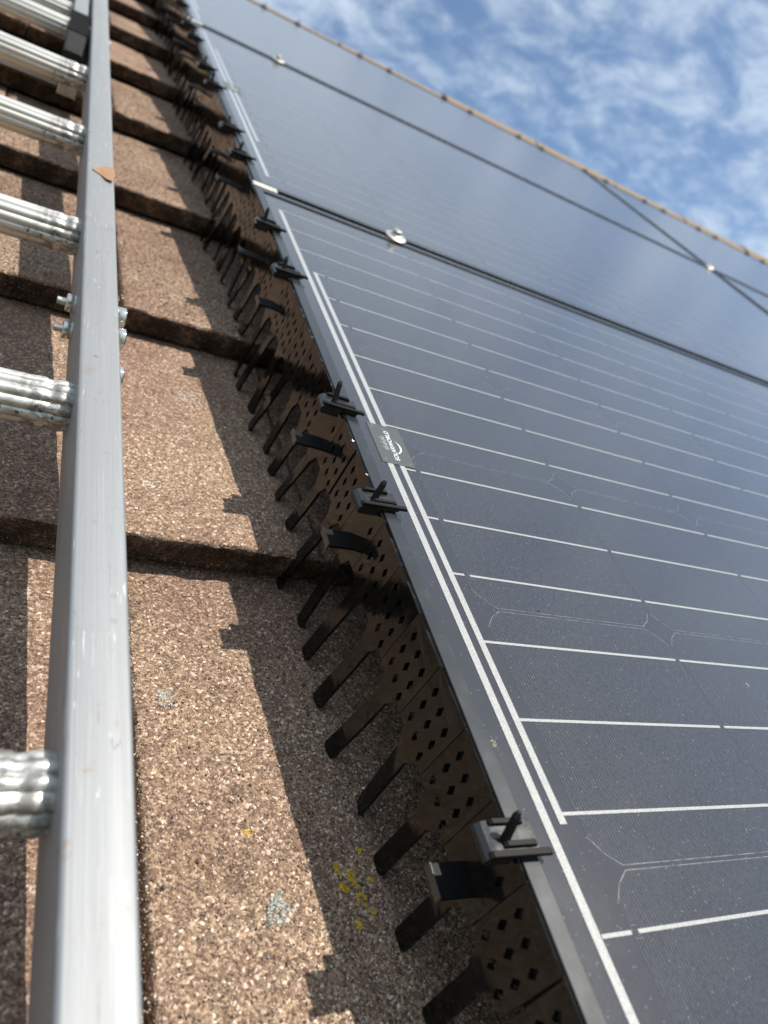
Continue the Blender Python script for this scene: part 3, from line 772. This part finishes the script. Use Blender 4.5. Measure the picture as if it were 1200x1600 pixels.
hexh = MB().lathe([(.0050, -.0005), (.0078, -.0003), (.0078, .0002)], n=20, axis=0)
def bolt(mid, u, v, w, sgn, name, length, parent):
    b = MB()
    if name == 'bolt_head': b.lathe([(.0072, 0), (.0074, .0056), (.0058, .0063)], n=6, axis=0); b.lathe([(.0072, -.0012), (.0072, 0)], n=20, axis=0)
    else:
        b.lathe([(.0068, .0010), (.0070, .0058), (.0058, .0066)], n=6, axis=0); b.lathe([(.0070, -.0002), (.0070, .0009)], n=20, axis=0)
        prof = []
        for i in range(14): prof += [(.0030, .006 + i * .0005), (.0026, .00625 + i * .0005)]
        b.lathe(prof, n=14, axis=0)
    if sgn < 0:
        b.v = [(-x, y, z) for x, y, z in b.v]
    part(name, b.mesh(name, m_zinc, .0002, 1, True), parent, (u, v, w))
bolt(0, .0485 + .0012, .612, -.016, 1, 'bolt_head', 0, lad); bolt(0, .0485 + .0012, .588, -.020, 1, 'bolt_head', 0, lad); bolt(0, .0485 + .0012, .553, -.030, 1, 'bolt_head', 0, lad)
bolt(0, .0230, .640, -.030, -1, 'nut', 0, lad); bolt(0, .0230, .617, -.040, -1, 'nut', 0, lad)
bolt(0, .0485 + .0012, 1.545, -.030, 1, 'bolt_head', 0, lad)

lad2 = thing('ladder', (0, 0, 0), 'second ladder section at the top left ending in a ribbed black rubber foot', 'ladder')
part('side_rail', rail_mesh(-.0040, .0190, 1.46, 2.75, -.062, -.016, 'side_rail', m_rail), lad2)
part('side_rail', rail_mesh(-.368, -.345, 1.46, 2.75, -.062, -.016, 'side_rail', m_rail), lad2)
rf = MB(); K = 26
prs = []
for j in range(K + 1):
    v = 1.335 + .275 * j / K; t = j / K
    gro = (.0009 if j % 2 else 0) if t > .45 else 0
    x0 = -.0105 + .002 * t + gro; x1 = .0135 + .009 * min(1, t * 1.3) - gro
    prs.append([(x, v, z) for x, z in rail_profile(x0, x1, -.066, -.0135 - gro - (.002 if t < .03 else 0), .004)])
n_ = len(prs[0]); rf.add([p for r in prs for p in r], [(j * n_ + i, j * n_ + (i + 1) % n_, (j + 1) * n_ + (i + 1) % n_, (j + 1) * n_ + i) for j in range(K) for i in range(n_)] + [tuple(range(n_)), tuple(K * n_ + i for i in range(n_))])
# fine tread ribs across the foot
for i in range(17): rf.box(-.0085 + .0004 * (i // 4), .0195 + .0001 * i, 1.455 + i * .0086, 1.4585 + i * .0086, -.0140, -.0118)
part('rubber_foot', rf.mesh('rubber_foot', m_rubber), lad2)
fb = MB(); fb.box(-.009, .0155, 1.327, 1.338, -.072, -.030); part('foot_plate', fb.mesh('foot_plate', m_zinc, .0006, 1), lad2)
for i in range(4):
    b = MB(); b.tube([(-.345, rung_fn(1)), (-.004, rung_fn(1))], 112)
    part('rung', b.mesh('rung', m_rung, smooth=True), lad2, (0, 1.735 + .26 * i, -.042))
cb = MB().prism([(1.425, -.088), (1.470, -.088), (1.470, -.078), (1.462, -.076), (1.433, -.076), (1.425, -.078)], 0, -.36, .016)
part('cross_bar', cb.mesh('cross_bar', alu('bar_alu', 0, (.42, .41, .39), .55, .5), .0008, 2), lad2)

# dry leaf on the side rail
lf = bmesh.new()
shape = [(0, 0), (.006, .011), (.0155, .020), (.0205, .014), (.0205, -.004), (.018, -.020), (.013, -.018), (.008, -.008)]
vs = [lf.verts.new((x - .006, y, .0006 + .0022 * (x / .02) ** 2 + .0006 * math.sin(y * 300))) for x, y in shape]
lf.faces.new(vs); me = bpy.data.meshes.new('leaf')
r = bmesh.ops.extrude_face_region(lf, geom=list(lf.faces)); bmesh.ops.translate(lf, vec=(0, 0, .0004), verts=[e for e in r['geom'] if isinstance(e, bmesh.types.BMVert)])
bmesh.ops.recalc_face_normals(lf, faces=lf.faces)
lf.to_mesh(me); lf.free(); me.materials.append(m_leaf)
solo('dry_leaf', me, (.0340, .868, RT), 'torn brown dry leaf stuck on top of the ladder side rail', 'leaf')
